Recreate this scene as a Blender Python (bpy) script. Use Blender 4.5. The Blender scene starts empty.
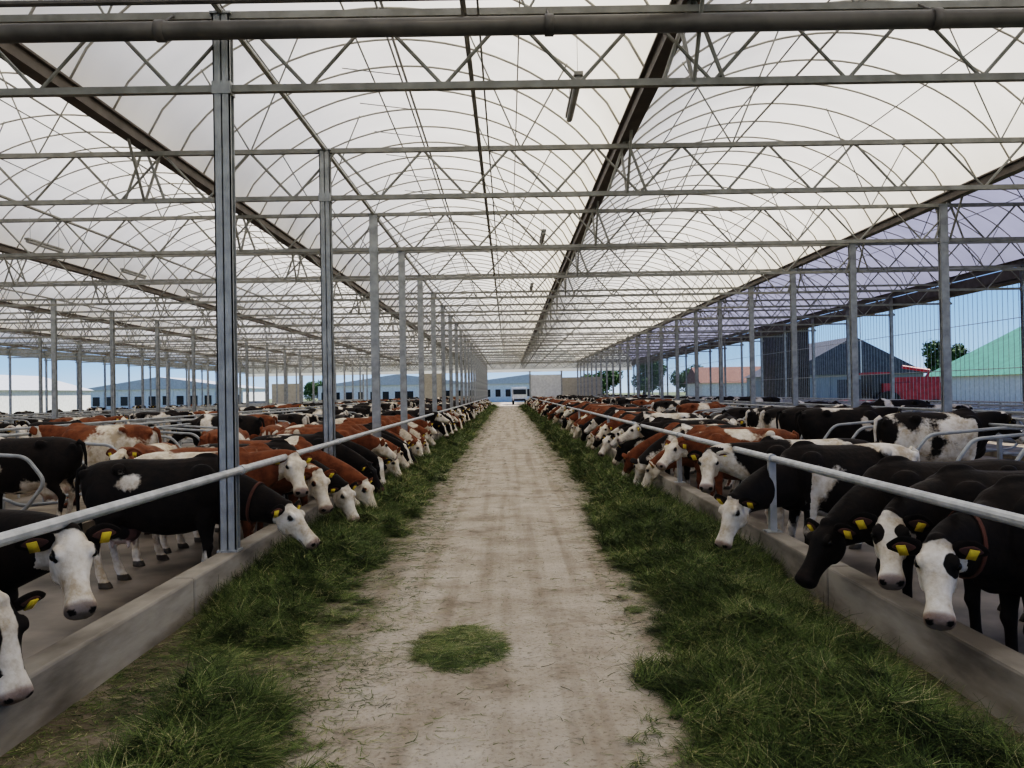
import bpy, math, random
import numpy as np
from mathutils import Vector, Matrix, noise
random.seed(7); rng=np.random.default_rng(5)
S=bpy.context.scene
try:
    S.view_settings.view_transform='Filmic'; S.view_settings.look='High Contrast'; S.view_settings.exposure=.45
except Exception as e: print(e)
COL=S.collection

# ---------------------------------------------------------------- materials
def nodes(name):
    m=bpy.data.materials.new(name); m.use_nodes=True
    nt=m.node_tree; nt.nodes.clear()
    out=nt.nodes.new('ShaderNodeOutputMaterial')
    return m,nt,out
def N(nt,t,**k):
    n=nt.nodes.new(t)
    for a,b in k.items(): setattr(n,a,b)
    return n
def ramp(nt,fac,stops):
    r=nt.nodes.new('ShaderNodeValToRGB')
    el=r.color_ramp.elements
    while len(el)<len(stops): el.new(0.5)
    for e,(p,c) in zip(el,stops):
        e.position=p; e.color=(c[0],c[1],c[2],1)
    nt.links.new(fac,r.inputs[0]); return r
def simple(name,c1,c2=None,rough=.6,metal=0,scale=4,bump=0.0,detail=5,stretch=(1,1,1),spec=.4):
    m,nt,out=nodes(name)
    b=N(nt,'ShaderNodeBsdfPrincipled'); b.inputs['Roughness'].default_value=rough
    b.inputs['Metallic'].default_value=metal
    b.inputs['Specular IOR Level'].default_value=spec
    tc=N(nt,'ShaderNodeTexCoord'); mp=N(nt,'ShaderNodeMapping'); mp.inputs['Scale'].default_value=stretch
    nt.links.new(tc.outputs['Object'],mp.inputs[0])
    no=N(nt,'ShaderNodeTexNoise'); no.inputs['Scale'].default_value=scale; no.inputs['Detail'].default_value=detail
    nt.links.new(mp.outputs[0],no.inputs['Vector'])
    c2=c2 or tuple(x*.75 for x in c1)
    r=ramp(nt,no.outputs[0],[(.35,c2),(.65,c1)])
    nt.links.new(r.outputs[0],b.inputs['Base Color'])
    if bump:
        bp=N(nt,'ShaderNodeBump'); bp.inputs['Strength'].default_value=bump; bp.inputs['Distance'].default_value=.03
        nt.links.new(no.outputs[0],bp.inputs['Height']); nt.links.new(bp.outputs[0],b.inputs['Normal'])
    nt.links.new(b.outputs[0],out.inputs[0]); return m
M={}
M['galv']=simple('galvanised_steel',(.40,.41,.41),(.27,.28,.28),.5,.3,6)
M['truss']=simple('truss_steel',(.29,.285,.26),(.20,.195,.175),.55,.1,5)
M['hoop']=simple('hoop_tube',(.42,.40,.35),(.34,.32,.28),.6,.0,5)
M['gutter']=simple('gutter_steel',(.15,.13,.11),(.10,.085,.07),.6,.2,3)
M['pipe']=simple('dark_pipe',(.15,.14,.13),(.09,.085,.08),.5,.3,3)
M['rail']=simple('rail_steel',(.55,.56,.56),(.40,.41,.41),.35,.4,8)
M['white']=simple('white_paint',(.75,.76,.76),(.62,.63,.63),.5)
M['paleroof']=simple('pale_sheet_roof',(.50,.51,.52),(.42,.43,.44),.6)
M['beige']=simple('beige_panel',(.50,.46,.38),(.42,.38,.31),.7)
M['darkwall']=simple('dark_cladding',(.09,.07,.06),(.05,.04,.035),.8)
M['greyroof']=simple('grey_roof',(.12,.12,.125),(.08,.08,.085),.7)
M['greywall']=simple('grey_cladding',(.30,.33,.35),(.22,.25,.27),.7,0,2,0,2,(6,6,.2))
M['greenroof']=simple('green_tarpaulin',(.10,.27,.18),(.08,.21,.14),.6,0,1.5)
M['red']=simple('red_paint',(.42,.04,.05),(.28,.025,.03),.4)
M['tile']=simple('red_tile',(.22,.11,.08),(.15,.07,.05),.8)
M['glass']=simple('dark_glass',(.02,.025,.03),(.015,.02,.02),.1)
M['tyre']=simple('rubber',(.02,.02,.02),(.015,.015,.015),.8)
M['lamp']=simple('lamp_diffuser',(.35,.35,.34),(.28,.28,.27),.4)
M['bark']=simple('bark',(.08,.06,.04),(.05,.035,.025),.9)
M['leaf']=simple('leaves',(.06,.13,.03),(.02,.055,.012),.7,0,3)
M['outground']=simple('outside_ground',(.22,.22,.15),(.12,.16,.06),.95,0,.3)
M['penfloor']=simple('pen_concrete',(.20,.17,.14),(.045,.038,.03),.5,0,1.3,.3,9)
M['bed']=simple('stall_bedding',(.30,.26,.20),(.16,.13,.10),.9,0,3,.4)

def roofmat(name,col,tr):
    m,nt,out=nodes(name)
    d=N(nt,'ShaderNodeBsdfDiffuse'); t=N(nt,'ShaderNodeBsdfTranslucent'); mx=N(nt,'ShaderNodeMixShader')
    tc=N(nt,'ShaderNodeTexCoord'); mp=N(nt,'ShaderNodeMapping'); mp.inputs['Scale'].default_value=(.16,.5,.3)
    no=N(nt,'ShaderNodeTexNoise'); no.inputs['Scale'].default_value=1.3; no.inputs['Detail'].default_value=3
    nt.links.new(tc.outputs['Object'],mp.inputs[0]); nt.links.new(mp.outputs[0],no.inputs['Vector'])
    r=ramp(nt,no.outputs[0],[(.3,tuple(c*.84 for c in col)),(.7,col)])
    nt.links.new(r.outputs[0],d.inputs[0]); nt.links.new(r.outputs[0],t.inputs[0])
    mx.inputs[0].default_value=tr
    nt.links.new(d.outputs[0],mx.inputs[1]); nt.links.new(t.outputs[0],mx.inputs[2])
    nt.links.new(mx.outputs[0],out.inputs[0]); return m
M['roof']=roofmat('translucent_film',(.93,.89,.80),.55)
M['roofblue']=roofmat('translucent_film_blue',(.34,.35,.46),.5)

def floormat():
    m,nt,out=nodes('feed_aisle_dirt'); L=nt.links.new
    b=N(nt,'ShaderNodeBsdfPrincipled'); b.inputs['Roughness'].default_value=.9; b.inputs['Specular IOR Level'].default_value=.2
    tc=N(nt,'ShaderNodeTexCoord')
    n1=N(nt,'ShaderNodeTexNoise'); n1.inputs['Scale'].default_value=1.6; n1.inputs['Detail'].default_value=10; n1.inputs['Roughness'].default_value=.68
    L(tc.outputs['Object'],n1.inputs['Vector'])
    mp=N(nt,'ShaderNodeMapping'); mp.inputs['Scale'].default_value=(3.6,.12,1); L(tc.outputs['Object'],mp.inputs[0])
    n2=N(nt,'ShaderNodeTexNoise'); n2.inputs['Scale'].default_value=1.3; n2.inputs['Detail'].default_value=7; L(mp.outputs[0],n2.inputs['Vector'])
    n3=N(nt,'ShaderNodeTexNoise'); n3.inputs['Scale'].default_value=30; n3.inputs['Detail'].default_value=6; n3.inputs['Roughness'].default_value=.75
    L(tc.outputs['Object'],n3.inputs['Vector'])
    r1=ramp(nt,n1.outputs[0],[(.30,(.25,.205,.155)),(.44,(.43,.37,.30)),(.64,(.55,.495,.425))])
    r2=ramp(nt,n2.outputs[0],[(.36,(.76,.73,.69)),(.52,(1,1,1))])
    r3=ramp(nt,n3.outputs[0],[(.35,(.42,.40,.35)),(.47,(1,1,1))])
    m1=N(nt,'ShaderNodeMixRGB',blend_type='MULTIPLY'); m1.inputs[0].default_value=.9
    L(r1.outputs[0],m1.inputs[1]); L(r2.outputs[0],m1.inputs[2])
    m2=N(nt,'ShaderNodeMixRGB',blend_type='MULTIPLY'); m2.inputs[0].default_value=.8
    L(m1.outputs[0],m2.inputs[1]); L(r3.outputs[0],m2.inputs[2])
    sx=N(nt,'ShaderNodeSeparateXYZ'); L(tc.outputs['Object'],sx.inputs[0])
    ab=N(nt,'ShaderNodeMath',operation='ABSOLUTE'); L(sx.outputs[0],ab.inputs[0])
    na=N(nt,'ShaderNodeMath',operation='MULTIPLY_ADD'); L(n1.outputs[0],na.inputs[0]); na.inputs[1].default_value=1.2; L(ab.outputs[0],na.inputs[2])
    mr=N(nt,'ShaderNodeMapRange'); mr.inputs[1].default_value=1.5; mr.inputs[2].default_value=2.2; L(na.outputs[0],mr.inputs[0])
    ad=N(nt,'ShaderNodeMath',operation='MULTIPLY'); ad.inputs[1].default_value=.85; L(mr.outputs[0],ad.inputs[0])
    m3=N(nt,'ShaderNodeMixRGB'); L(ad.outputs[0],m3.inputs[0]); L(m2.outputs[0],m3.inputs[1])
    r4=ramp(nt,n1.outputs[0],[(.35,(.08,.066,.042)),(.52,(.18,.148,.108)),(.68,(.30,.255,.20))]); L(r4.outputs[0],m3.inputs[2])
    L(m3.outputs[0],b.inputs['Base Color'])
    bp=N(nt,'ShaderNodeBump'); bp.inputs['Strength'].default_value=.7; bp.inputs['Distance'].default_value=.03
    mm=N(nt,'ShaderNodeMath',operation='ADD'); L(n1.outputs[0],mm.inputs[0]); L(n3.outputs[0],mm.inputs[1])
    L(mm.outputs[0],bp.inputs['Height']); L(bp.outputs[0],b.inputs['Normal'])
    L(b.outputs[0],out.inputs[0]); return m
M['aisle']=floormat()
M['curb']=simple('kerb_concrete',(.36,.325,.275),(.13,.112,.09),.85,0,2.2,.5,11,(1,.5,2))

def grassmat(name,attr):
    m,nt,out=nodes(name); L=nt.links.new
    b=N(nt,'ShaderNodeBsdfPrincipled'); b.inputs['Roughness'].default_value=.6; b.inputs['Specular IOR Level'].default_value=.2
    if attr:
        a=N(nt,'ShaderNodeAttribute',attribute_name='shade'); f=a.outputs['Fac']
        r=ramp(nt,f,[(0,(.024,.034,.011)),(.4,(.075,.105,.030)),(.72,(.15,.19,.058)),(.90,(.25,.27,.11)),(1,(.42,.37,.21))])
    else:
        tc=N(nt,'ShaderNodeTexCoord'); no=N(nt,'ShaderNodeTexNoise'); no.inputs['Scale'].default_value=22; no.inputs['Detail'].default_value=8; no.inputs['Roughness'].default_value=.75
        L(tc.outputs['Object'],no.inputs['Vector'])
        r=ramp(nt,no.outputs[0],[(.38,(.014,.019,.007)),(.5,(.05,.066,.020)),(.66,(.12,.14,.05))])
        bp=N(nt,'ShaderNodeBump'); bp.inputs['Strength'].default_value=1; bp.inputs['Distance'].default_value=.05
        L(no.outputs[0],bp.inputs['Height']); L(bp.outputs[0],b.inputs['Normal'])
    L(r.outputs[0],b.inputs['Base Color'])
    L(b.outputs[0],out.inputs[0]); return m
M['blade']=grassmat('grass_blades',True); M['mound']=grassmat('grass_mound',False)

def coatmat(name,dark,dark2,whitec):
    m,nt,out=nodes(name); L=nt.links.new
    b=N(nt,'ShaderNodeBsdfPrincipled'); b.inputs['Roughness'].default_value=.6; b.inputs['Specular IOR Level'].default_value=.12
    tc=N(nt,'ShaderNodeTexCoord')
    no=N(nt,'ShaderNodeTexNoise'); no.inputs['Scale'].default_value=25; no.inputs['Detail'].default_value=5
    L(tc.outputs['Object'],no.inputs['Vector'])
    nb=N(nt,'ShaderNodeTexNoise'); nb.inputs['Scale'].default_value=6; nb.inputs['Detail'].default_value=8; nb.inputs['Roughness'].default_value=.65
    L(tc.outputs['Object'],nb.inputs['Vector'])
    a=N(nt,'ShaderNodeAttribute',attribute_name='w')
    ad=N(nt,'ShaderNodeMath',operation='MULTIPLY_ADD'); L(no.outputs[0],ad.inputs[0]); ad.inputs[1].default_value=.22; L(a.outputs['Fac'],ad.inputs[2])
    mr=N(nt,'ShaderNodeMapRange'); mr.inputs[1].default_value=.06; mr.inputs[2].default_value=.16; L(ad.outputs[0],mr.inputs[0])
    rd=ramp(nt,nb.outputs[0],[(.35,dark2),(.65,dark)])
    rw=ramp(nt,nb.outputs[0],[(.36,tuple(c*k for c,k in zip(whitec,(.58,.50,.40)))),(.50,tuple(c*k for c,k in zip(whitec,(.86,.83,.78)))),(.62,whitec)])
    mx=N(nt,'ShaderNodeMixRGB'); L(mr.outputs[0],mx.inputs[0]); L(rd.outputs[0],mx.inputs[1]); L(rw.outputs[0],mx.inputs[2])
    p=N(nt,'ShaderNodeAttribute',attribute_name='pink'); m2=N(nt,'ShaderNodeMixRGB'); L(p.outputs['Fac'],m2.inputs[0]); L(mx.outputs[0],m2.inputs[1]); m2.inputs[2].default_value=(.34,.18,.15,1)
    k=N(nt,'ShaderNodeAttribute',attribute_name='dk'); m3=N(nt,'ShaderNodeMixRGB'); L(k.outputs['Fac'],m3.inputs[0]); L(m2.outputs[0],m3.inputs[1]); m3.inputs[2].default_value=(.012,.010,.010,1)
    L(m3.outputs[0],b.inputs['Base Color'])
    bp=N(nt,'ShaderNodeBump'); bp.inputs['Strength'].default_value=.35; bp.inputs['Distance'].default_value=.014
    n9=N(nt,'ShaderNodeMath',operation='ADD'); L(no.outputs[0],n9.inputs[0]); L(nb.outputs[0],n9.inputs[1])
    L(n9.outputs[0],bp.inputs['Height']); L(bp.outputs[0],b.inputs['Normal'])
    L(b.outputs[0],out.inputs[0]); return m
M['black']=coatmat('coat_black',(.008,.007,.007),(.020,.014,.011),(.72,.67,.60))
M['brown']=coatmat('coat_brown',(.20,.075,.032),(.10,.036,.016),(.74,.67,.57))
M['eye']=simple('eye',(.008,.006,.005),(.008,.006,.005),.08)
M['tag']=simple('ear_tag_yellow',(.80,.58,.04),(.70,.50,.03),.4)
M['collar']=simple('collar_strap',(.13,.05,.03),(.07,.03,.02),.7)

# ---------------------------------------------------------------- geometry collector
class Geo:
    def __init__(s): s.v=[]; s.f=[]; s.m=[]
    def add(s,vs,fs,mi=0):
        o=len(s.v); s.v+= [tuple(v) for v in vs]; s.f+=[tuple(i+o for i in f) for f in fs]; s.m+=[mi]*len(fs)
    def tube(s,p0,p1,r,n=8,mi=0):
        s.poly([p0,p1],r,n,mi)
    def poly(s,pts,r,n=8,mi=0):
        pts=[Vector(p) for p in pts]; vs=[];fs=[]
        rs=r if isinstance(r,(list,tuple)) else [r]*len(pts)
        up0=None
        for i,p in enumerate(pts):
            t=(pts[min(i+1,len(pts)-1)]-pts[max(i-1,0)]).normalized()
            if up0 is None:
                up0=Vector((0,0,1)) if abs(t.z)<.9 else Vector((1,0,0))
            a=t.cross(up0).normalized(); b=a.cross(t).normalized(); up0=b
            for k in range(n):
                an=2*math.pi*(k+.5)/n
                vs.append(p+a*math.cos(an)*rs[i]+b*math.sin(an)*rs[i])
        for i in range(len(pts)-1):
            for k in range(n):
                fs.append((i*n+k,i*n+(k+1)%n,(i+1)*n+(k+1)%n,(i+1)*n+k))
        fs.append(tuple(range(n))[::-1]); fs.append(tuple((len(pts)-1)*n+k for k in range(n)))
        s.add(vs,fs,mi)
    def box(s,x0,x1,y0,y1,z0,z1,mi=0):
        vs=[(x0,y0,z0),(x1,y0,z0),(x1,y1,z0),(x0,y1,z0),(x0,y0,z1),(x1,y0,z1),(x1,y1,z1),(x0,y1,z1)]
        s.add(vs,[(0,3,2,1),(4,5,6,7),(0,1,5,4),(1,2,6,5),(2,3,7,6),(3,0,4,7)],mi)
    def mesh(s,name,mats,smooth=False):
        me=bpy.data.meshes.new(name); me.from_pydata(s.v,[],s.f)
        for m in mats: me.materials.append(M[m])
        me.polygons.foreach_set('material_index',s.m)
        if smooth: me.polygons.foreach_set('use_smooth',[True]*len(s.f))
        me.update(); return me
    def obj(s,name,mats,loc=(0,0,0),smooth=False,parent=None):
        return inst(name,s.mesh(name,mats,smooth),loc,parent=parent)
def inst(name,me,loc=(0,0,0),rz=0,sc=1,parent=None):
    o=bpy.data.objects.new(name,me); o.location=loc; o.rotation_euler=(0,0,rz); o.scale=(sc,)*3
    COL.objects.link(o)
    if parent: o.parent=parent
    return o
def empty(name):
    o=bpy.data.objects.new(name,None); COL.objects.link(o); return o

# ---------------------------------------------------------------- layout constants
BAY=7.27; GUT=[1.85+BAY*k for k in range(-5,3)]
XL,XR=GUT[0],GUT[-1]
Y0,DY=8.2,4.6; YS=[Y0+DY*k for k in range(-3,23)]; YE=YS[-1]+2.3
ZB,ZT,ZG,RISE=4.77,5.48,5.62,2.0
YF=-8.0
g=Geo(); g.box(-300,300,-60,600,-.5,-.16); g.obj('ground',['outground'])
g=Geo(); g.box(-2.6,2.6,YF,YE+40,-.3,0); g.obj('floor',['aisle'])
g=Geo(); g.box(XL,-2.8,YF,YE,-.3,-.1); g.box(2.8,XR,YF,YE,-.3,-.1); g.obj('floor_pens',['penfloor'])
for sgn,nm in ((-1,'curb_left'),(1,'curb_right')):
    g=Geo(); y=YF
    while y<YE:
        y2=min(y+3.0,YE)
        a,b=sorted((sgn*2.6,sgn*2.8)); 
        g.box(a,b,y+.006,y2-.006,-.14,.32)
        y=y2
    o=g.obj(nm,['curb'])
    bv=o.modifiers.new('b','BEVEL'); bv.width=.02; bv.segments=2
for sgn in (-1,1):
    g=Geo(); X=sgn*2.7; ZR=1.10 if sgn<0 else 1.07
    if sgn<0:
        g.tube((X+.13,YF,ZR),(X+.13,YE-1,ZR),.036,12)
        for yy in YS: g.box(X+.08,X+.14,yy-.02,yy+.02,ZR-.02,ZR+.02); g.tube((X+.13,yy-.06,ZR),(X+.13,yy+.06,ZR),.044,12)
    else:
        g.tube((X,YF,ZR),(X,YE-1,ZR),.036,12)
        k=-3
        while 8.75+4.75*k<YE-2:
            yy=8.75+4.75*k
            g.box(X-.035,X+.035,yy-.035,yy+.035,.3,1.05); g.box(X-.08,X+.08,yy-.08,yy+.08,.318,.33)
            g.tube((X,yy-.05,ZR),(X,yy+.05,ZR),.048,12); k+=1
    g.obj('feed_rail',['rail'],smooth=False)
def postmesh(w,d,z0,z1):
    g=Geo(); t=.012
    g.box(-w/2,w/2,-d/2,-d/2+t,z0,z1); g.box(-w/2,w/2,d/2-t,d/2,z0,z1); g.box(-t/2,t/2,-d/2,d/2,z0,z1)
    for s in (-1,1): g.box(s*w/2-(t if s>0 else 0),s*w/2+(0 if s>0 else t),-d/2,-d/2+.04,z0,z1)
    g.box(-w/2-.02,w/2+.02,-d/2-.02,d/2+.02,z0,z0+.02)
    g.box(-w/2-.02,w/2+.02,-d/2-.02,d/2+.02,z1-.02,z1)
    g.box(-w/2-.01,w/2+.01,-d/2-.01,d/2+.01,ZB-.06,ZB+.06)
    return g.mesh('steel_post',['galv'])
pm=postmesh(.16,.13,.32,5.5); pm2=postmesh(.16,.13,-.1,5.5); pm3=postmesh(.12,.12,-.1,5.5)
for y in YS:
    inst('steel_post',pm,(-2.7,y,0)); inst('steel_post',pm2,(GUT[6]-.13,y,0)); inst('steel_post',pm2,(-16.6,y,0))
    if y>3: inst('steel_post',pm3,(XR-.16,y,0)); inst('steel_post',pm2,(-27.2,y,0)); inst('steel_post',pm3,(XL+.16,y,0))
def arch(g0,t):
    u=2*t-1; return g0+BAY*t, ZG+.05+RISE*(1-u*u)**.72
g=Geo(); c=.034
g.box(XL,XR,-c,c,ZB-c,ZB+c); g.box(XL,XR,-c,c,ZT-c,ZT+c)
n=int((XR-XL)/1.3); st=(XR-XL)/n
for i in range(n):
    a=XL+i*st; g.tube((a,0,ZB),(a+st/2,0,ZT),.019,6); g.tube((a+st/2,0,ZT),(a+st,0,ZB),.019,6)
for g0 in GUT[:-1]:
    for (t0,t1) in ((.22,.12),(.22,.34),(.78,.66),(.78,.88)):
        x1,z1=arch(g0,t1); g.tube((g0+BAY*t0,0,ZT),(x1,0,z1),.012,6)
for g0 in GUT[1:-1]:
    for s in (-1,1): 
        g.tube((g0,0,ZG),(g0+s*.3,0,ZB),.022,6)
        g.tube((g0,s*.02,ZB-.0),(g0,s*.55,ZG-.05),.022,6)
tm=g.mesh('roof_truss',['truss'])
for y in YS: inst('roof_truss',tm,(0,y,0))
K=26
g=Geo(); 
for g0 in GUT[:-1]:
    g.poly([(arch(g0,i/K)[0],0,arch(g0,i/K)[1]-.03) for i in range(K+1)],.018,6)
am=g.mesh('roof_hoop',['hoop'],True)
for y in YS:
    for dy in (0,1.15,2.3,3.45): inst('roof_hoop',am,(0,y+dy,0))
for j,g0 in enumerate(GUT[:-1]):
    g=Geo(); vs=[];fs=[]; ny=28
    for a in range(ny+1):
        yy=YF+(YE-YF)*a/ny
        for i in range(K+1):
            x,z=arch(g0,i/K); vs.append((x,yy,z))
    for a in range(ny):
        for i in range(K): q=a*(K+1)+i; fs.append((q,q+1,q+K+2,q+K+1))
    g.add(vs,fs); g.obj('roof_skin',['roofblue' if j==6 else 'roof'],smooth=True)
g=Geo()
for g0 in GUT: g.box(g0-.09,g0+.09,YF,YE,ZG-.06,ZG+.10); g.box(g0-.14,g0+.14,YF,YE,ZG+.08,ZG+.11)
g.obj('roof_gutter',['gutter'])
g=Geo()
for g0 in GUT[:-1]:
    for t,r in ((.22,.012),(.5,.022),(.78,.012)):
        x,z=arch(g0,t); g.tube((x,YF,z-.06),(x,YE,z-.06),r,6)
    x,z=arch(g0,.42); g.tube((x,YF,z-.06),(x,YE,z-.06),.014,6)
g.tube((-2.7,YF,5.5),(-2.7,YE,5.5),.03,6)
g.tube((-.36,YF,5.44),(-.36,YE,5.44),.03,6); g.tube((-.22,YF,5.40),(-.22,YE,5.40),.012,6)
for X in (-16.6,-27.2,-9.1): g.tube((X,YF,5.5),(X,YE,5.5),.03,6)
g.obj('roof_purlin',['truss'])
g=Geo(); 
for k in range(60):
    yy=4+k*1.8; x0,z0=arch(GUT[4],.36); x1,z1=arch(GUT[4],.5)
    g.tube((x0,yy,z0-.05),(x1,yy,z1-.3),.009,5)
g.tube((arch(GUT[4],.5)[0],YF,arch(GUT[4],.5)[1]-.32),(arch(GUT[4],.5)[0],YE,arch(GUT[4],.5)[1]-.32),.016,6)
g.obj('ridge_vent_rack',['truss'])
g=Geo(); zp=5.20; g.tube((XL+.3,7.86,zp),(XR-.3,7.86,zp),.085,14)
for k in range(14): X=-32+k*3.6; g.tube((X,7.86,zp),(X+.08,7.86,zp),.1,14); g.tube((X+.04,7.86,zp+.07),(X+.04,8.2,5.5),.012,5)
g.obj('transverse_pipe',['pipe'],smooth=True)
g=Geo(); g.tube((XL+.3,7.7,5.40),(XR-.3,7.7,5.40),.028,8); g.obj('water_pipe',['pipe'])
lg=Geo(); lg.box(-.05,.05,-.75,.75,.03,.07,0); lg.tube((0,-.72,0),(0,.72,0),.04,8,1); lg.tube((0,-.6,.06),(0,-.6,.55),.004,4); lg.tube((0,.6,.06),(0,.6,.55),.004,4)
lm=lg.mesh('tube_lamp',['truss','lamp'])
for X in (.85,-10.5):
    for k in range(0,20,1 if X<0 else 2): inst('tube_lamp',lm,(X,10.2+DY*k,5.3))

# ---------------------------------------------------------------- side walls
g=Geo(); y=4
while y<YE:
    g.tube((XR,y,.72),(XR,y,5.1),.008,4); y+=.30
for z in (.72,2.3,3.9): g.tube((XR,4,z),(XR,YE,z),.012,5)
g.obj('side_netting',['galv'])
g=Geo(); g.box(XR-.06,XR+.06,YF,YE,-.1,.7); g.obj('wall_right',['greywall'])
g=Geo(); g.box(XR-.08,XR+.12,YF,YE,5.15,5.5); g.tube((XR+.05,YF,5.1),(XR+.05,YE,5.1),.1,8); g.obj('curtain_roll',['gutter'])
g=Geo(); g.box(XL-.06,XL+.06,YF,YE,-.1,.9); g.box(XL-.06,XL+.06,YF,YE,4.9,5.5); g.obj('wall_left',['greywall'])
g=Geo()
for g0 in GUT[:-1]:
    pts=[(arch(g0,i/K)[0],YE,arch(g0,i/K)[1]) for i in range(K+1)]
    g.add(pts+[(g0+BAY,YE,4.4),(g0,YE,4.4)],[tuple(range(K+3))])
o=g.obj('wall_end_gable',['roof'])
g=Geo()
for (a,b,z,mi) in ((3.0,7.0,4.0,0),(7.1,12.2,3.6,1),(12.4,16.3,1.1,1),(-8.5,-2.9,1.4,1),(-11,-8.6,4.4,1),(-25,-19,1.2,1),(-31,-27,3.4,1),(-34,-31.5,1.2,2)):
    g.box(a,b,YE-.06,YE+.06,-.1,z,mi)
for X in (-2.9,2.9,-8.6,7.05,12.3,-19,-27): g.box(X-.1,X+.1,YE-.1,YE+.1,-.1,4.5,3)
g.obj('wall_end',['white','beige','greywall','galv'])

# ---------------------------------------------------------------- outside buildings
def shed(name,cx,cy,w,l,he,hr,wall,roof,rz=0,win=True):
    g=Geo(); g.box(-w/2,w/2,-l/2,l/2,0,he,0)
    g.add([(-w/2-.3,-l/2-.3,he),(w/2+.3,-l/2-.3,he),(0,-l/2-.3,hr),(-w/2-.3,l/2+.3,he),(w/2+.3,l/2+.3,he),(0,l/2+.3,hr)],
      [(0,1,2),(5,4,3),(0,2,5,3),(1,4,5,2),(0,3,4,1)],1)
    nb=int(w/2)
    for i in range(nb):
        x=-w/2+(i+.5)*w/nb
        if win: g.box(x-.5,x+.5,-l/2-.04,-l/2+.02,he*.3,he*.7,2)
        g.box(x-w/nb/2-.04,x-w/nb/2+.04,-l/2-.06,-l/2+.02,0,he,0)
    if not win: g.box(-1.5,1.5,-l/2-.05,-l/2+.02,0,he*.85,1)
    o=g.obj(name,[wall,roof,'glass'],(cx,cy,-.16)); o.rotation_euler[2]=rz; return o
shed('farm_building',31,82,12.5,12,3.0,6.4,'greywall','greyroof',win=False)
shed('green_tent_hall',44.5,66,17,14,2.6,6.9,'white','greenroof')
shed('farm_house',27,105,9,8,2.6,4.6,'white','tile',math.pi/2)
shed('machinery_shed',-18,146,26,14,3.4,5.2,'white','paleroof',0)
shed('machinery_shed',-50,128,24,12,3.2,5.0,'white','paleroof')
shed('machinery_shed',-55,85,12,30,3.0,4.8,'white','paleroof')
shed('machinery_shed',-46,52,10,16,2.4,4.0,'white','greyroof')
shed('machinery_shed',4,175,30,14,3.6,5.4,'white','paleroof')
g=Geo(); g.box(-1.2,1.2,-1.5,1.5,0,6.1); g.box(-1.4,1.4,-1.7,1.7,6.1,6.3); g.obj('brick_tower',['darkwall'],(19.6,60,-.16))
g=Geo(); g.poly([(0,0,0),(0,0,9)],[.06,.03],8); g.add([(0.02,0,8.9),(1.3,0,8.7),(1.25,0,7.9),(.02,0,8.0)],[(0,1,2,3)],1); g.obj('flagpole',['white','red'],(30,72,-.16))
g=Geo()
g.box(-1.6,2.4,-1.2,1.2,.9,2.1,0); g.box(-2.2,-1.0,-.9,.9,1.0,2.7,1); g.box(-2.3,-.9,-1,1,2.7,2.85,0); g.box(.2,2.2,-1.1,1.1,2.1,2.5,0)
g.box(-3.6,-2.6,-1.9,1.9,.3,1.0,0); g.poly([(1.8,0,2.3),(2.0,0,2.9),(.2,0,3.2)],[.14,.13,.12],8,0)
for yy in (-1.2,1.2):
    g.poly([(-1.3,yy-.2,.8),(-1.3,yy+.2,.8)],.8,20,2); g.poly([(1.8,yy-.15,.5),(1.8,yy+.15,.5)],.5,18,2)
g.obj('red_forage_harvester',['red','glass','tyre'],(26.3,57,-.16))
g=Geo()
g.box(-1.1,1.1,-.2,4.6,.9,2.5,0); g.box(-1.0,1.0,-1.6,-.3,.6,2.3,0); g.box(-.9,.9,-1.64,-1.58,1.45,2.15,1); g.box(-1.03,1.03,-1.2,-.5,1.45,2.1,1)
g.box(-.8,.8,-1.72,-1.58,.55,.8,2)
for x in (-.9,.9):
    for yy in (-.9,2.6,3.6): g.poly([(x-.14,yy,.45),(x+.14,yy,.45)],.45,16,2)
g.obj('delivery_truck',['white','glass','tyre'],(1.6,YE+9,0.0))
def tree(x,y,h,w):
    g=Geo(); g.poly([(0,0,0),(.1,0,h*.25),(0,.1,h*.5),(0,0,h*.8)],[w*.06,w*.045,w*.03,.03],8,0)
    r=np.random.default_rng(int(abs(x)*10+y))
    for k in range(14):
        a=r.uniform(0,6.28); rr=w*.36*math.sqrt(r.uniform()); c=Vector((rr*math.cos(a),rr*math.sin(a),h*(.35+.5*r.uniform())))
        R=w*r.uniform(.14,.25)
        g.poly([(0,0,c.z*.6),tuple(c)],[.08,.02],5,0)
        for j in range(420):
            d=Vector(r.normal(size=3)).normalized(); p=c+d*R*r.uniform(.6,1.08); t=Vector(r.normal(size=3)).normalized(); b=t.cross(d); 
            if b.length<.05: continue
            b.normalize(); s=h*.022
            g.add([p-t*s-b*s*.6,p+t*s-b*s*.6,p+t*s+b*s*.6,p-t*s+b*s*.6],[(0,1,2,3)],1)
    g.obj('tree',['bark','leaf'],(x,y,-.16))
tree(19.5,122,6.8,6); tree(26.5,126,5.2,6); tree(50,96,7.0,6); tree(58,99,6.2,7); tree(14.0,129,6.5,6); tree(-36,162,5,6)

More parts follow.
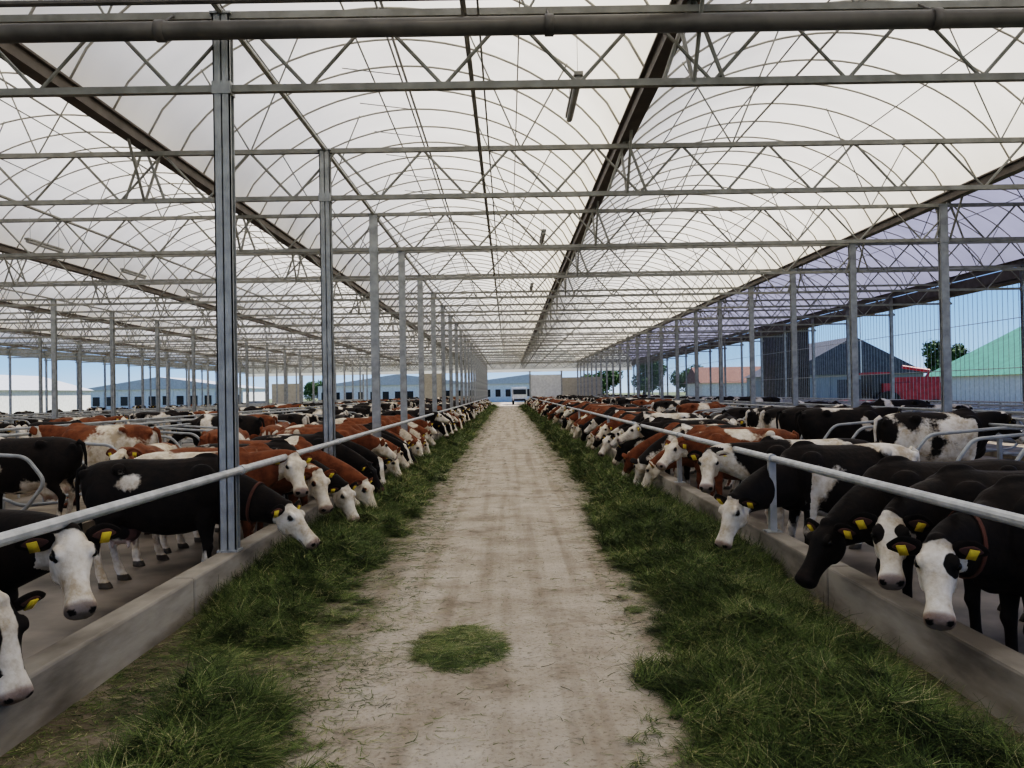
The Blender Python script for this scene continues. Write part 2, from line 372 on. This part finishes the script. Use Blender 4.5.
# ---------------------------------------------------------------- freestall dividers
def rounded(pts,r,k=5):
    out=[Vector(pts[0])]
    for i in range(1,len(pts)-1):
        p=Vector(pts[i]); a=(Vector(pts[i-1])-p).normalized(); b=(Vector(pts[i+1])-p).normalized()
        p0=p+a*r; p1=p+b*r
        for j in range(k+1):
            t=j/k; out.append(p0*(1-t)**2+p*2*t*(1-t)+p1*t*t)
    out.append(Vector(pts[-1])); return out
def stallrow(X,s,y0,y1):
    g=Geo(); y=y0
    while y<y1:
        P=lambda x,z:(X+s*x,y,z)
        g.tube(P(0,-.1),P(0,1.22),.032,8)
        g.poly(rounded([P(0,.45),P(.7,.42),P(.95,.30),P(1.65,.36),P(1.95,.75),P(1.7,1.08),P(.6,1.16),P(0,1.12)],.12),.026,8)
        y+=1.18
    g.tube((X,y0-.3,1.25),(X,y1,1.25),.028,8); g.tube((X+s*.55,y0-.3,1.19),(X+s*.55,y1,1.19),.026,8)
    g.box(min(X,X+s*1.9),max(X,X+s*1.9),y0-.5,y1,-.1,.06,1)
    g.obj('freestall_row',['galv','bed'],smooth=False)
stallrow(7.75,-1,8.7,100); stallrow(9.5,1,10.5,100); stallrow(14.5,-1,12,100)
stallrow(-7.9,1,7.4,100); stallrow(-9.6,-1,8.4,100); stallrow(-19,1,20,100)

# ---------------------------------------------------------------- cow builder
def loft(rings,n=20,pw=1.0):
    vs=[];fs=[]
    for c,U,V in rings:
        for k in range(n):
            a=2*math.pi*k/n; ca,sa=math.cos(a),math.sin(a)
            ca=math.copysign(abs(ca)**pw,ca); sa=math.copysign(abs(sa)**pw,sa)
            vs.append(Vector(c)+Vector(U)*ca+Vector(V)*sa)
    m=len(rings)
    for i in range(m-1):
        for k in range(n): fs.append((i*n+k,i*n+(k+1)%n,(i+1)*n+(k+1)%n,(i+1)*n+k))
    vs.append(Vector(rings[0][0])); vs.append(Vector(rings[-1][0]))
    a=len(vs)-2; b=len(vs)-1
    for k in range(n):
        fs.append((a,(k+1)%n,k)); fs.append((b,(m-1)*n+k,(m-1)*n+(k+1)%n))
    return vs,fs
def ball(c,rx,ry,rz,mat=None,n=12):
    R=[]
    for i in range(1,n):
        a=math.pi*i/n; z=-math.cos(a); s=math.sin(a)
        R.append((Vector(c)+Vector((0,0,z*rz)),Vector((rx*s,0,0)),Vector((0,ry*s,0))))
    vs,fs=loft(R,14)
    if mat: vs=[mat@v for v in vs]
    return vs,fs
HS=1.04
def head_matrix(poll,d):
    d=Vector(d).normalized(); up=Vector((0,0,1))
    side=up.cross(d)
    if side.length<.1: side=Vector((0,1,0))
    side.normalize(); dor=d.cross(side).normalized(); k=HS
    return Matrix(((d.x*k,side.x*k,dor.x*k,poll[0]),(d.y*k,side.y*k,dor.y*k,poll[1]),(d.z*k,side.z*k,dor.z*k,poll[2]),(0,0,0,1)))

def build_cow(poll,d,coat,seed,vox=.02,bias=-.12,head='white',eyep=0,collar=False,tag=True,legwhite=.35,pinknose=.5):
    r=random.Random(seed)
    g=Geo()
    T=[(-.83,1.13,.10,.09,.1),(-.78,1.08,.22,.17,.1),(-.66,1.05,.30,.245,0),(-.50,1.03,.345,.275,0),(-.34,1.005,.375,.285,0),(-.15,.965,.405,.335,-.1),
       (.08,.945,.42,.365,-.12),(.28,.955,.415,.35,-.1),(.45,.985,.405,.30,-.04),(.60,1.01,.37,.25,0),(.72,1.02,.30,.20,0),(.80,1.02,.2,.14,0)]
    n=28
    vs,fs=[],[]
    for (x,z,hh,hw,k) in T:
        for i in range(n):
            a=2*math.pi*i/n; ca,sa=math.cos(a),math.sin(a)
            w=hw*(1-.22*max(0,sa)**2*(1 if x>-.2 else .45)+ (-k)*max(0,-sa)*.6)
            ca2=math.copysign(abs(ca)**.85,ca)
            vs.append(Vector((x,w*ca2,z+hh*math.copysign(abs(sa)**.92,sa))))
    m=len(T)
    for i in range(m-1):
        for k in range(n): fs.append((i*n+k,i*n+(k+1)%n,(i+1)*n+(k+1)%n,(i+1)*n+k))
    vs+= [Vector((T[0][0]-.03,0,T[0][1])),Vector((T[-1][0]+.03,0,T[-1][1]))]
    for k in range(n): fs.append((len(vs)-2,(k+1)%n,k)); fs.append((len(vs)-1,(m-1)*n+k,(m-1)*n+(k+1)%n))
    g.add(vs,fs)
    for s in (-1,1):
        g.add(*ball((-.36,s*.240,1.285),.08,.055,.065)); g.add(*ball((-.77,s*.125,1.23),.065,.045,.055))
        g.add(*ball((.50,s*.2,1.05),.19,.11,.27)); g.add(*ball((-.52,s*.17,.95),.22,.14,.28))
    g.add(*ball((.50,0,1.34),.16,.055,.09)); g.add(*ball((.66,0,.78),.17,.11,.16))
    g.add(*ball((-.42,0,.58),.20,.17,.14))
    for s in (-1,1):
        for xx in (-.5,-.33): g.add(*ball((xx,s*.08,.45),.022,.022,.05))
    H=[(-.50,.12,1.08,.19,.11),(-.50,.17,.92,.215,.13),(-.46,.195,.78,.18,.11),(-.52,.19,.66,.115,.08),(-.62,.175,.56,.075,.055),(-.66,.17,.49,.062,.048),(-.645,.17,.38,.044,.038),(-.625,.17,.22,.042,.038),(-.605,.17,.13,.054,.049),(-.59,.17,.085,.048,.048),(-.575,.17,.06,.064,.058),(-.555,.17,.0,.08,.064)]
    F=[(.50,.14,1.03,.15,.09),(.52,.17,.86,.135,.10),(.50,.18,.72,.10,.08),(.50,.17,.59,.072,.062),(.51,.165,.47,.056,.05),(.52,.165,.41,.06,.054),(.51,.165,.34,.043,.04),(.51,.165,.21,.04,.037),(.515,.165,.13,.052,.047),(.53,.165,.085,.046,.045),(.54,.165,.06,.062,.056),(.56,.165,0,.076,.062)]
    for L in (H,F):
        for s in (-1,1):
            dx=r.uniform(-.13,.13); dyy=r.uniform(-.02,.05)
            R=[]
            for (x,y,z,rx,ry) in L:
                q=max(0,1-z/.85); R.append((Vector((x+dx*q,s*(y+dyy*q),z)),Vector((rx,0,0)),Vector((0,ry,0))))
            g.add(*loft(R,14))
    Mh=head_matrix(poll,d); M3=Mh.to_3x3()
    HD=[(-.05,-.09,.06,.055),(-.02,-.09,.10,.088),(.04,-.09,.118,.100),(.09,-.098,.132,.112),(.14,-.103,.135,.118),(.19,-.105,.124,.104),(.24,-.104,.108,.084),(.30,-.100,.094,.072),(.36,-.097,.084,.069),(.41,-.097,.080,.077),(.45,-.098,.080,.088),(.487,-.100,.070,.088),(.515,-.103,.044,.062)]
    R=[(Mh@Vector((x,0,z)),M3@Vector((0,hw,0)),M3@Vector((0,0,hh))) for x,z,hh,hw in HD]
    g.add(*loft(R,20,.84))
    for s in (-1,1):
        g.add(*ball((.135,s*.092,.002),.05,.030,.028,Mh)); g.add(*ball((.14,s*.075,-.17),.11,.034,.06,Mh))
        g.add(*ball((.478,s*.052,-.062),.036,.030,.026,Mh))
    g.add(*ball((-.01,0,.0),.05,.06,.05,Mh)); g.add(*ball((.44,0,-.16),.05,.05,.03,Mh))
    p0=Vector((.48,0,1.03)); p1=Mh@Vector((.02,0,-.095)); 
    L=(p1-p0).length; t0=Vector((1,0,.12 if p1.z>1 else -.28)).normalized()*L*1.0
    hd=d.normalized(); t1=((p1-p0).normalized()*.9+hd*.35).normalized()*L*.8
    R=[]; ring_info=[]
    for i in range(11):
        t=i/10; h00=2*t**3-3*t**2+1;h10=t**3-2*t**2+t;h01=-2*t**3+3*t**2;h11=t**3-t**2
        p=p0*h00+t0*h10+p1*h01+t1*h11
        tt=(p0*(6*t*t-6*t)+t0*(3*t*t-4*t+1)+p1*(-6*t*t+6*t)+t1*(3*t*t-2*t)).normalized()
        hs=M3@Vector((0,1,0))
        sd=(Vector((0,1,0)).lerp(hs,t)); sd=(sd-tt*sd.dot(tt)).normalized(); u=tt.cross(sd)
        hh=.335*(1-t)+.14*t; hw=.20*(1-t)+.092*t
        R.append((p,sd*hw,u*hh)); ring_info.append((p,sd,u,hw,hh,tt))
    g.add(*loft(R,20,.92))
    me=bpy.data.meshes.new('tmp'); me.from_pydata(g.v,[],g.f)
    ob=bpy.data.objects.new('tmp',me); COL.objects.link(ob)
    md=ob.modifiers.new('r','REMESH'); md.mode='VOXEL'; md.voxel_size=vox
    sm=ob.modifiers.new('s','SMOOTH'); sm.factor=.5; sm.iterations=max(2,int(.055/vox))
    dg=bpy.context.evaluated_depsgraph_get(); dg.update()
    ev=bpy.data.meshes.new_from_object(ob.evaluated_get(dg))
    V=[v.co.copy() for v in ev.vertices]; Fc=[tuple(p.vertices) for p in ev.polygons]
    bpy.data.objects.remove(ob); bpy.data.meshes.remove(me); bpy.data.meshes.remove(ev)
    inv=Mh.inverted(); W=[];P=[];D=[]
    sv=Vector((seed*3.17%50,seed*1.73%50,seed*.77%50))
    for v in V:
        q=inv@v
        nz=noise.noise(v*1.5+sv)+.35*noise.noise(v*4+sv)
        w=nz+bias
        if v.z<.52: w+=(.52-v.z)*3*legwhite
        if v.z<.75 and abs(v.y)<.2 and v.x<.5: w+=.25
        if v.x>.55: w-=.25
        pk=0;dk=0
        inh=(-.07<q.x<.56 and abs(q.y)<.17 and -.27<q.z<.09)
        if inh:
            if head=='white':
                w=min(1,(q.x-.0)*9)+.4*noise.noise(v*9+sv)
                for s in (-1,1):
                    rad=.078 if (eyep==2 or (eyep==1 and s==1)) else (.028+.02*noise.noise(sv+Vector((s,0,0))))
                    e=(q-Vector((.145,s*.098,-.015))).length+.02*noise.noise(v*14+sv)
                    w=min(w,(e-rad)*18)
            elif head=='blaze':
                w=(.045+.03*noise.noise(v*6+sv)-abs(q.y))*14 if q.z>-.08 else -.6
                if q.x>.38: w=max(w,.5)
            else:
                w=-.7
                if head=='star': w=(.04-(q-Vector((.1,0,.03))).length)*14
            if q.x>.45 and q.z>-.15: pk=min(1,(q.x-.45)*40)*pinknose; dk=max(dk,min(1,(q.x-.45)*40)*(1-pinknose)*.9)
            for s in (-1,1):
                if (q-Vector((.502,s*.055,-.066))).length<.024: dk=1
                if (q-Vector((.145,s*.112,-.025))).length<.034: dk=max(dk,.75)
            if q.x>.35 and abs(q.z+.143)<.010: dk=max(dk,.6)
        if v.z<.065: dk=.85
        if v.z<.62 and -.65<v.x<-.2 and abs(v.y)<.13: pk=max(pk,.45)
        W.append(w);P.append(pk);D.append(dk)
    mats=[0]*len(Fc)
    def extra(vs,fs,mi,w=-1,pk=0,dk=0):
        o=len(V); V.extend(vs); Fc.extend([tuple(i+o for i in f) for f in fs]); mats.extend([mi]*len(fs))
        W.extend([w]*len(vs)); P.extend([pk]*len(vs)); D.extend([dk]*len(vs))
    for s in (-1,1):
        extra(*ball((.147,s*.109,-.024),.026,.020,.024,Mh,8),1)
        e=Vector((-.12,s*1,-.34+r.uniform(-.14,.14))).normalized(); nrm=Vector((.85,0,.35)); nrm=(nrm-e*nrm.dot(e)).normalized(); up=e.cross(nrm).normalized()
        R=[]
        for i in range(9):
            t=i/8; wd=.018+.058*math.sin(math.pi*min(1,(t*.93+.05))**.8)*(1 if t<.95 else .6)
            R.append((M3@(Vector((.02,s*.085,-.02))+e*.21*t)+Mh.translation,M3@(up*wd),M3@(nrm*(.016*(1-.6*t)))))
        extra(*loft(R,12),0,w=(-1 if head!='white' or r.random()<.8 else 1))
        R=[]
        for i in range(7):
            t=.15+.7*i/6; wd=.008+.032*math.sin(math.pi*(i/6))
            R.append((M3@(Vector((.02,s*.085,-.02))+e*.21*t+nrm*(.016*(1-.6*t)-.001))+Mh.translation,M3@(up*wd),M3@(nrm*.003)))
        extra(*loft(R,10),0,w=-1,pk=.35)
        if tag:
            c=Vector((.02,s*.085,-.02))+e*.11
            tg=Geo(); tg.box(-.005,.005,-.028,.028,-.036,.036)
            A=Matrix((nrm,e,up)).transposed()
            extra([Mh@(A@(Vector(v))+c+nrm*.026-Vector((0,0,.02))) for v in tg.v],tg.f,2)
    tl=Geo(); sw=r.uniform(-.06,.06)
    tl.poly([(-.80,0,1.30),(-.875,0,1.26),(-.90,sw*.3,1.1),(-.89,sw,.82),(-.875,sw,.62),(-.87,sw,.5),(-.865,sw,.38)],[.04,.03,.022,.017,.03,.038,.008],10)
    extra([Vector(v) for v in tl.v],tl.f,0,w=-1 if r.random()<.6 else 1)
    if collar:
        p,sd,u,hw,hh,tt=ring_info[6]; n=24; vs=[];fs=[]
        for a in range(n):
            an=2*math.pi*a/n
            for dd,ad in ((-.018,.002),(-.018,.014),(.018,.014),(.018,.002)):
                vs.append(p+tt*dd+sd*(hw*1.0+ad)*math.cos(an)+u*(hh*1.0+ad)*math.sin(an))
        for a in range(n):
            b=(a+1)%n
            for k in range(4): fs.append((a*4+k,b*4+k,b*4+(k+1)%4,a*4+(k+1)%4))
        extra(vs,fs,3)
    me=bpy.data.meshes.new('dairy_cow'); me.from_pydata([tuple(v) for v in V],[],Fc)
    for k in (coat,'eye','tag','collar'): me.materials.append(M[k])
    me.polygons.foreach_set('material_index',mats); me.polygons.foreach_set('use_smooth',[True]*len(Fc))
    for nm,arr in (('w',W),('pink',P),('dk',D)):
        at=me.attributes.new(nm,'FLOAT','POINT'); at.data.foreach_set('value',arr)
    me.update(); return me

SC=.93; ZF=-.1
def dirv(az,pitch):
    a,p=math.radians(az),math.radians(pitch); return Vector((math.cos(a)*math.cos(p),math.sin(a)*math.cos(p),-math.sin(p)))
def hero(C,az,pitch,bx,by,yaw,coat='black',seed=1,**k):
    d=dirv(az,pitch); Mw=Matrix.Translation((bx,by,ZF))@Matrix.Rotation(math.radians(yaw),4,'Z')@Matrix.Scale(SC,4)
    hm=head_matrix((0,0,0),d); poll=Vector(C)-(hm.to_3x3()@Vector((.25,0,-.09)))*SC
    iv=Mw.inverted(); lp=iv@poll; ld=(iv.to_3x3()@d).normalized()
    me=build_cow(lp,ld,coat,seed,vox=.0135,**k)
    return inst('dairy_cow',me,(bx,by,ZF),math.radians(yaw),SC)
hero((-2.48,4.85,.80),-52,48,-3.75,5.20,-4,seed=3,head='white',bias=-.8,pinknose=.35)
hero((-2.62,4.40,.50),-30,62,-3.78,4.28,0,seed=11,head='blaze',bias=-.8)
hero((-2.12,8.55,.47),-20,42,-3.60,8.80,4,seed=5,head='white',bias=-.42,collar=True,legwhite=.6)
hero((-2.42,9.70,.88),-58,48,-3.62,9.85,-3,'brown',seed=21,head='white',bias=-.1)
hero((-2.28,10.3,.62),-50,56,-3.60,10.62,0,'brown',seed=31,head='white',bias=-.3)
hero((-2.12,11.15,.36),-35,60,-3.55,11.4,0,seed=41,head='white',bias=-.3)
hero((-2.00,12.00,.34),-25,60,-3.52,12.2,0,'brown',seed=51,head='white',bias=-.3)
hero((2.46,4.90,.64),-116,48,3.66,5.30,176,seed=61,head='white',eyep=1,bias=-.8,collar=True)
hero((2.54,5.68,.68),-114,46,3.70,6.12,178,seed=71,head='white',eyep=2,bias=-.8)
hero((2.35,6.50,.50),205,50,3.62,6.95,180,seed=81,head='black',bias=-.8,pinknose=.1)
hero((2.18,8.45,.45),215,60,3.62,9.15,186,seed=91,head='white',bias=-.05)
hero((2.36,10.1,.80),-112,48,3.62,10.15,178,seed=101,head='white',bias=0.0)
hero((2.42,12.9,.78),214,38,3.60,13.0,180,'brown',seed=111,head='white',bias=-.28)
feed=[]; seeds=iter(range(200,900,7))
for i,(coat,head,bias) in enumerate((('black','white',-.35),('black','black',-.4),('brown','white',-.3),('black','blaze',-.15),('brown','white',-.2),('black','white',-.05),('black','star',-.5),('brown','blaze',-.45),('black','white',-.5),('black','blaze',-.3),('black','white',-.2),('brown','white',-.5),('brown','white',0.0),('black','black',-.6))):
    r=random.Random(next(seeds)); az=r.uniform(-75,50)
    if i%4==2: C=(1.30,r.uniform(-.15,.05),.88);p=r.uniform(30,50)
    elif i in(8,): C=(1.36,-.1,1.05); p=28
    else: C=(r.uniform(1.36,1.58),r.uniform(-.28,.2),r.uniform(.44,.66));p=r.uniform(46,66)
    d=dirv(az,p); hm=head_matrix((0,0,0),d); poll=Vector(C)-hm.to_3x3()@Vector((.25,0,-.09))
    feed.append((coat,build_cow(poll,d,coat,next(seeds),vox=.024,bias=bias,head=head)))
stand=[]
for coat,head,bias in (('black','white',-.25),('black','black',-.4),('black','blaze',-.05),('brown','white',-.2),('black','star',-.3),('brown','blaze',-.4)):
    r=random.Random(next(seeds)); d=dirv(r.uniform(-20,20),r.uniform(25,45))
    poll=(1.12,0,r.uniform(1.12,1.38))
    stand.append((coat,build_cow(Vector(poll),d,coat,next(seeds),vox=.026,bias=bias,head=head)))
r=random.Random(99)
last=[None]
def pick(lst,pb):
    want='brown' if r.random()<pb else 'black'
    c=[m for c,m in lst if c==want and m is not last[0]]
    last[0]=r.choice(c); return last[0]
herd=empty('cattle_herd')
def put(me,x,y,yaw,z=ZF,near=False):
    inst('dairy_cow' if near else 'cow_body',me,(x,y,z),yaw,SC*r.uniform(.94,1.05),parent=None if near else herd)
y=13.05
while y<106:
    pb=.65 if y<26 else .25
    if r.random()<.94: put(pick(feed,pb),-3.58+r.uniform(-.14,.05),y,r.uniform(-.10,.10),near=y<30)
    y+=r.uniform(.78,1.04)
y=14.4
while y<106:
    if r.random()<.88: put(pick(feed,.28),3.6+r.uniform(-.05,.14),y,math.pi+r.uniform(-.10,.10),near=y<30)
    y+=r.uniform(.82,1.1)
for X,pb in ((-5.15,.4),(-7.9,.15),(-10.4,.25),(-12.9,.2),(-15,.2),(-18.5,.1),(-23,.15),(-30,.2),(5.1,.15),(8.0,.15),(10.6,.1),(12.9,.15)):
    y={-5.15:12.5,-7.9:7.99,-10.4:8.98,5.1:20,8.0:11.65,10.6:12.3,12.9:20}.get(X,13)
    stallx=X in(-7.9,-10.4,8.0,10.6)
    while y<100:
        if stallx:
            yaw={-7.9:math.pi,8.0:0,-10.4:0,10.6:math.pi}[X]
            if r.random()<(.5 if X<0 else .4): 
                xx={-7.9:-6.55,-10.4:-11.0,8.0:6.4,10.6:11.1}[X]
                put(pick(stand,pb),xx,y,yaw,ZF+.16,near=y<22)
            y+=1.18
        else:
            if r.random()<.8: put(pick(stand,pb),X+r.uniform(-.1,.1),y,math.pi/2*r.choice((1,-1))+r.uniform(-.08,.08),near=y<22)
            y+=r.uniform(2.5,4.2)

# ---------------------------------------------------------------- grass
tab=rng.random((256,256))
def vn(x,y):
    xi=np.floor(x).astype(int); yi=np.floor(y).astype(int); fx=x-xi; fy=y-yi; fx=fx*fx*(3-2*fx); fy=fy*fy*(3-2*fy)
    a=tab[xi%256,yi%256];b=tab[(xi+1)%256,yi%256];c=tab[xi%256,(yi+1)%256];d=tab[(xi+1)%256,(yi+1)%256]
    return (a*(1-fx)+b*fx)*(1-fy)+(c*(1-fx)+d*fx)*fy
def ss(t): t=np.clip(t,0,1); return t*t*(3-2*t)
def dens(x,y,side):
    a=np.abs(x); nz=vn(x*2.6+40,y*1.9+7)*.5+vn(x*7+3,y*6)*.3+vn(x*17+9,y*15+2)*.2
    if side<0:
        inn=np.interp(y,[4,5.0,5.6,8.5,12,40],[.85,.98,1.25,1.20,1.25,1.4]); out=np.interp(y,[4,5.2,6,7.5,8.8],[2.05,2.0,2.5,2.7,2.8])
        amp=np.interp(y,[4,4.8,5.2,6.1,7.2,8.4],[.85,.8,.18,.30,.62,1])
    else:
        inn=np.interp(y,[4,6,10,17,40],[.50,.85,1.02,1.25,1.4]); out=np.interp(y,[4,6,9],[2.5,2.5,2.75]); amp=np.interp(y,[4,5.5,7,9,60],[1,.82,.72,.9,1])
    m=ss((a-inn)/.75)**.8*ss((out-a)/.3)
    d=amp*(m*1.15+(nz-.5)*2.3*(m>0.01))-.16
    return np.clip(d,0,1.1)
def patch(x,y):
    nz=vn(x*6,y*5)*.6+vn(x*15,y*13)*.4
    e=1-((x+.37)/.34)**2-((y-6.05)/.55)**2
    return np.clip(np.where(e>-.2,np.minimum(e+.2,.6)*(.2+1.1*nz)-.12,0),0,.5)
def hgt(x,y,side):
    d=dens(x,y,side)
    a=np.abs(x); ridge=.55+.75*np.exp(-((a-1.85)/.42)**2)
    return d*ridge*(.015+.11*vn(x*2.3+11,y*2.1+5)+.09*vn(x*6,y*5)+.04*vn(x*19,y*18))
def npmesh(name,V,Q,mat,attr=None,smooth=True):
    me=bpy.data.meshes.new(name); nv=len(V); nf=len(Q)
    me.vertices.add(nv); me.vertices.foreach_set('co',V.astype(np.float32).ravel())
    me.loops.add(nf*4); me.loops.foreach_set('vertex_index',Q.astype(np.int32).ravel())
    me.polygons.add(nf); me.polygons.foreach_set('loop_start',np.arange(0,nf*4,4,dtype=np.int32))
    me.polygons.foreach_set('use_smooth',np.full(nf,smooth))
    me.update(calc_edges=True); me.validate()
    me.materials.append(mat)
    if attr is not None:
        at=me.attributes.new('shade','FLOAT','POINT'); at.data.foreach_set('value',attr.astype(np.float32))
    return me
for side in (-1,1):
    par=empty('cut_grass_windrow')
    xs=np.linspace(-.0,2.6,66)*side; ys=np.concatenate([np.arange(3.2,14,.05),np.arange(14,40,.12),np.arange(40,YE,.5)])
    X,Yg=np.meshgrid(xs,ys); Z=hgt(X,Yg,side)-.022
    V=np.stack([X,Yg,Z],-1).reshape(-1,3); ny,nx=X.shape
    i=np.arange(ny-1)[:,None]*nx+np.arange(nx-1)[None,:]; Q=np.stack([i,i+1,i+nx+1,i+nx],-1).reshape(-1,4)
    if side<0: Q=Q[:,::-1]
    keep=(Z.ravel()[Q]>-.021).any(1); Q=Q[keep]
    o=inst('grass_mound',npmesh('grass_mound',V,Q,M['mound']),parent=par)
    parts=[]
    for (ya,yb,nb,wd,ln) in ((3.3,7.5,90000,.0046,.19),(7.5,13,66000,.0065,.21),(13,28,52000,.011,.24),(28,60,26000,.022,.30),(60,108,12000,.045,.36)):
        x=rng.uniform(.0,2.6,nb*3)*side; y=rng.uniform(ya,yb,nb*3); dd=dens(x,y,side)
        if side<0: dd=np.maximum(dd,patch(x,y)*.8)
        fr=.09*ss((np.abs(x)-.55)/1.0)*vn(x*5,y*4)*1.8
        k=rng.random(nb*3)<(np.minimum(dd*2.2,.9)+fr+.004); x=x[k][:nb];y=y[k][:nb]; n=len(x)
        z=hgt(x,y,side); az=rng.uniform(0,2*np.pi,n); az=np.where(rng.random(n)<.6,vn(x*3+50,y*3)*12+rng.normal(0,.5,n),az)
        L=ln*rng.uniform(.3,1.3,n); el=rng.normal(.04,.34,n); cv=rng.uniform(-1.1,.6,n)
        el=np.where(z<.016,np.abs(el)*.15,el); cv=np.where(z<.016,0,cv); L=np.where(z<.016,L*.6,L)
        shade=np.clip(rng.normal(.44,.26,n)+.35*(vn(x*2,y*2)-.5)+.4*(vn(x*7,y*6)-.5)+(rng.random(n)<.04)*.5,0,1)
        rows=[]; bend=rng.uniform(-1.3,1.3,n)
        for t in (0,.4,.75,1.0):
            e=el+cv*t; zz=z+.002+L*t*np.sin(el+cv*t*.5)
            b=az+bend*t
            px=x+L*t*np.cos(b)*np.cos(e); py=y+L*t*np.sin(b)*np.cos(e)
            w=wd*(1-.75*t)*.5; 
            sx=-np.sin(az)*w; sy=np.cos(az)*w; tw=w*.6*np.sin(az*7)
            zz=np.maximum(zz,.004)
            px=np.clip(px,-2.59,2.59)
            rows.append(np.stack([px-sx,py-sy,zz-tw],-1)); rows.append(np.stack([px+sx,py+sy,zz+np.abs(tw)],-1))
        V=np.stack(rows,1).reshape(-1,3); base=np.arange(n)[:,None]*8
        Q=np.concatenate([base+np.array([[2*j,2*j+1,2*j+3,2*j+2]]) for j in range(3)],0)
        parts.append((V,Q,np.repeat(shade,8)))
    off=0;VV=[];QQ=[];SS=[]
    for V,Q,s in parts: VV.append(V);QQ.append(Q+off);SS.append(s);off+=len(V)
    inst('grass_blades',npmesh('grass_blades',np.concatenate(VV),np.concatenate(QQ),M['blade'],np.concatenate(SS)),parent=par)

# ---------------------------------------------------------------- light / sky / camera
w=bpy.data.worlds.new('sky'); S.world=w; w.use_nodes=True; nt=w.node_tree; nt.nodes.clear()
tc=nt.nodes.new('ShaderNodeTexCoord'); sp=nt.nodes.new('ShaderNodeSeparateXYZ'); nt.links.new(tc.outputs['Generated'],sp.inputs[0])
rp=ramp(nt,sp.outputs[2],[(0.0,(.62,.78,1.0)),(.035,(.40,.62,.98)),(.14,(.22,.43,.90)),(.6,(.12,.26,.62))])
bg=nt.nodes.new('ShaderNodeBackground'); bg.inputs[1].default_value=.78; ou=nt.nodes.new('ShaderNodeOutputWorld')
nt.links.new(rp.outputs[0],bg.inputs[0]); nt.links.new(bg.outputs[0],ou.inputs[0])
sl=bpy.data.lights.new('sun','SUN'); sl.energy=5.2; sl.angle=math.radians(1.5); sl.color=(1,.92,.80)
so=bpy.data.objects.new('sun',sl); COL.objects.link(so); so.rotation_euler=(math.radians(-12),math.radians(28),0)
cd=bpy.data.cameras.new('camera'); cd.lens=850/1024*36; cd.sensor_width=36; cd.clip_end=2000
co=bpy.data.objects.new('camera',cd); COL.objects.link(co)
co.matrix_world=Matrix.Translation((0,0,1.8))@Matrix.Rotation(math.radians(-.27),4,'Z')@Matrix.Rotation(math.radians(90+.54),4,'X')@Matrix.Rotation(math.radians(-1.0),4,'Z')
S.camera=co
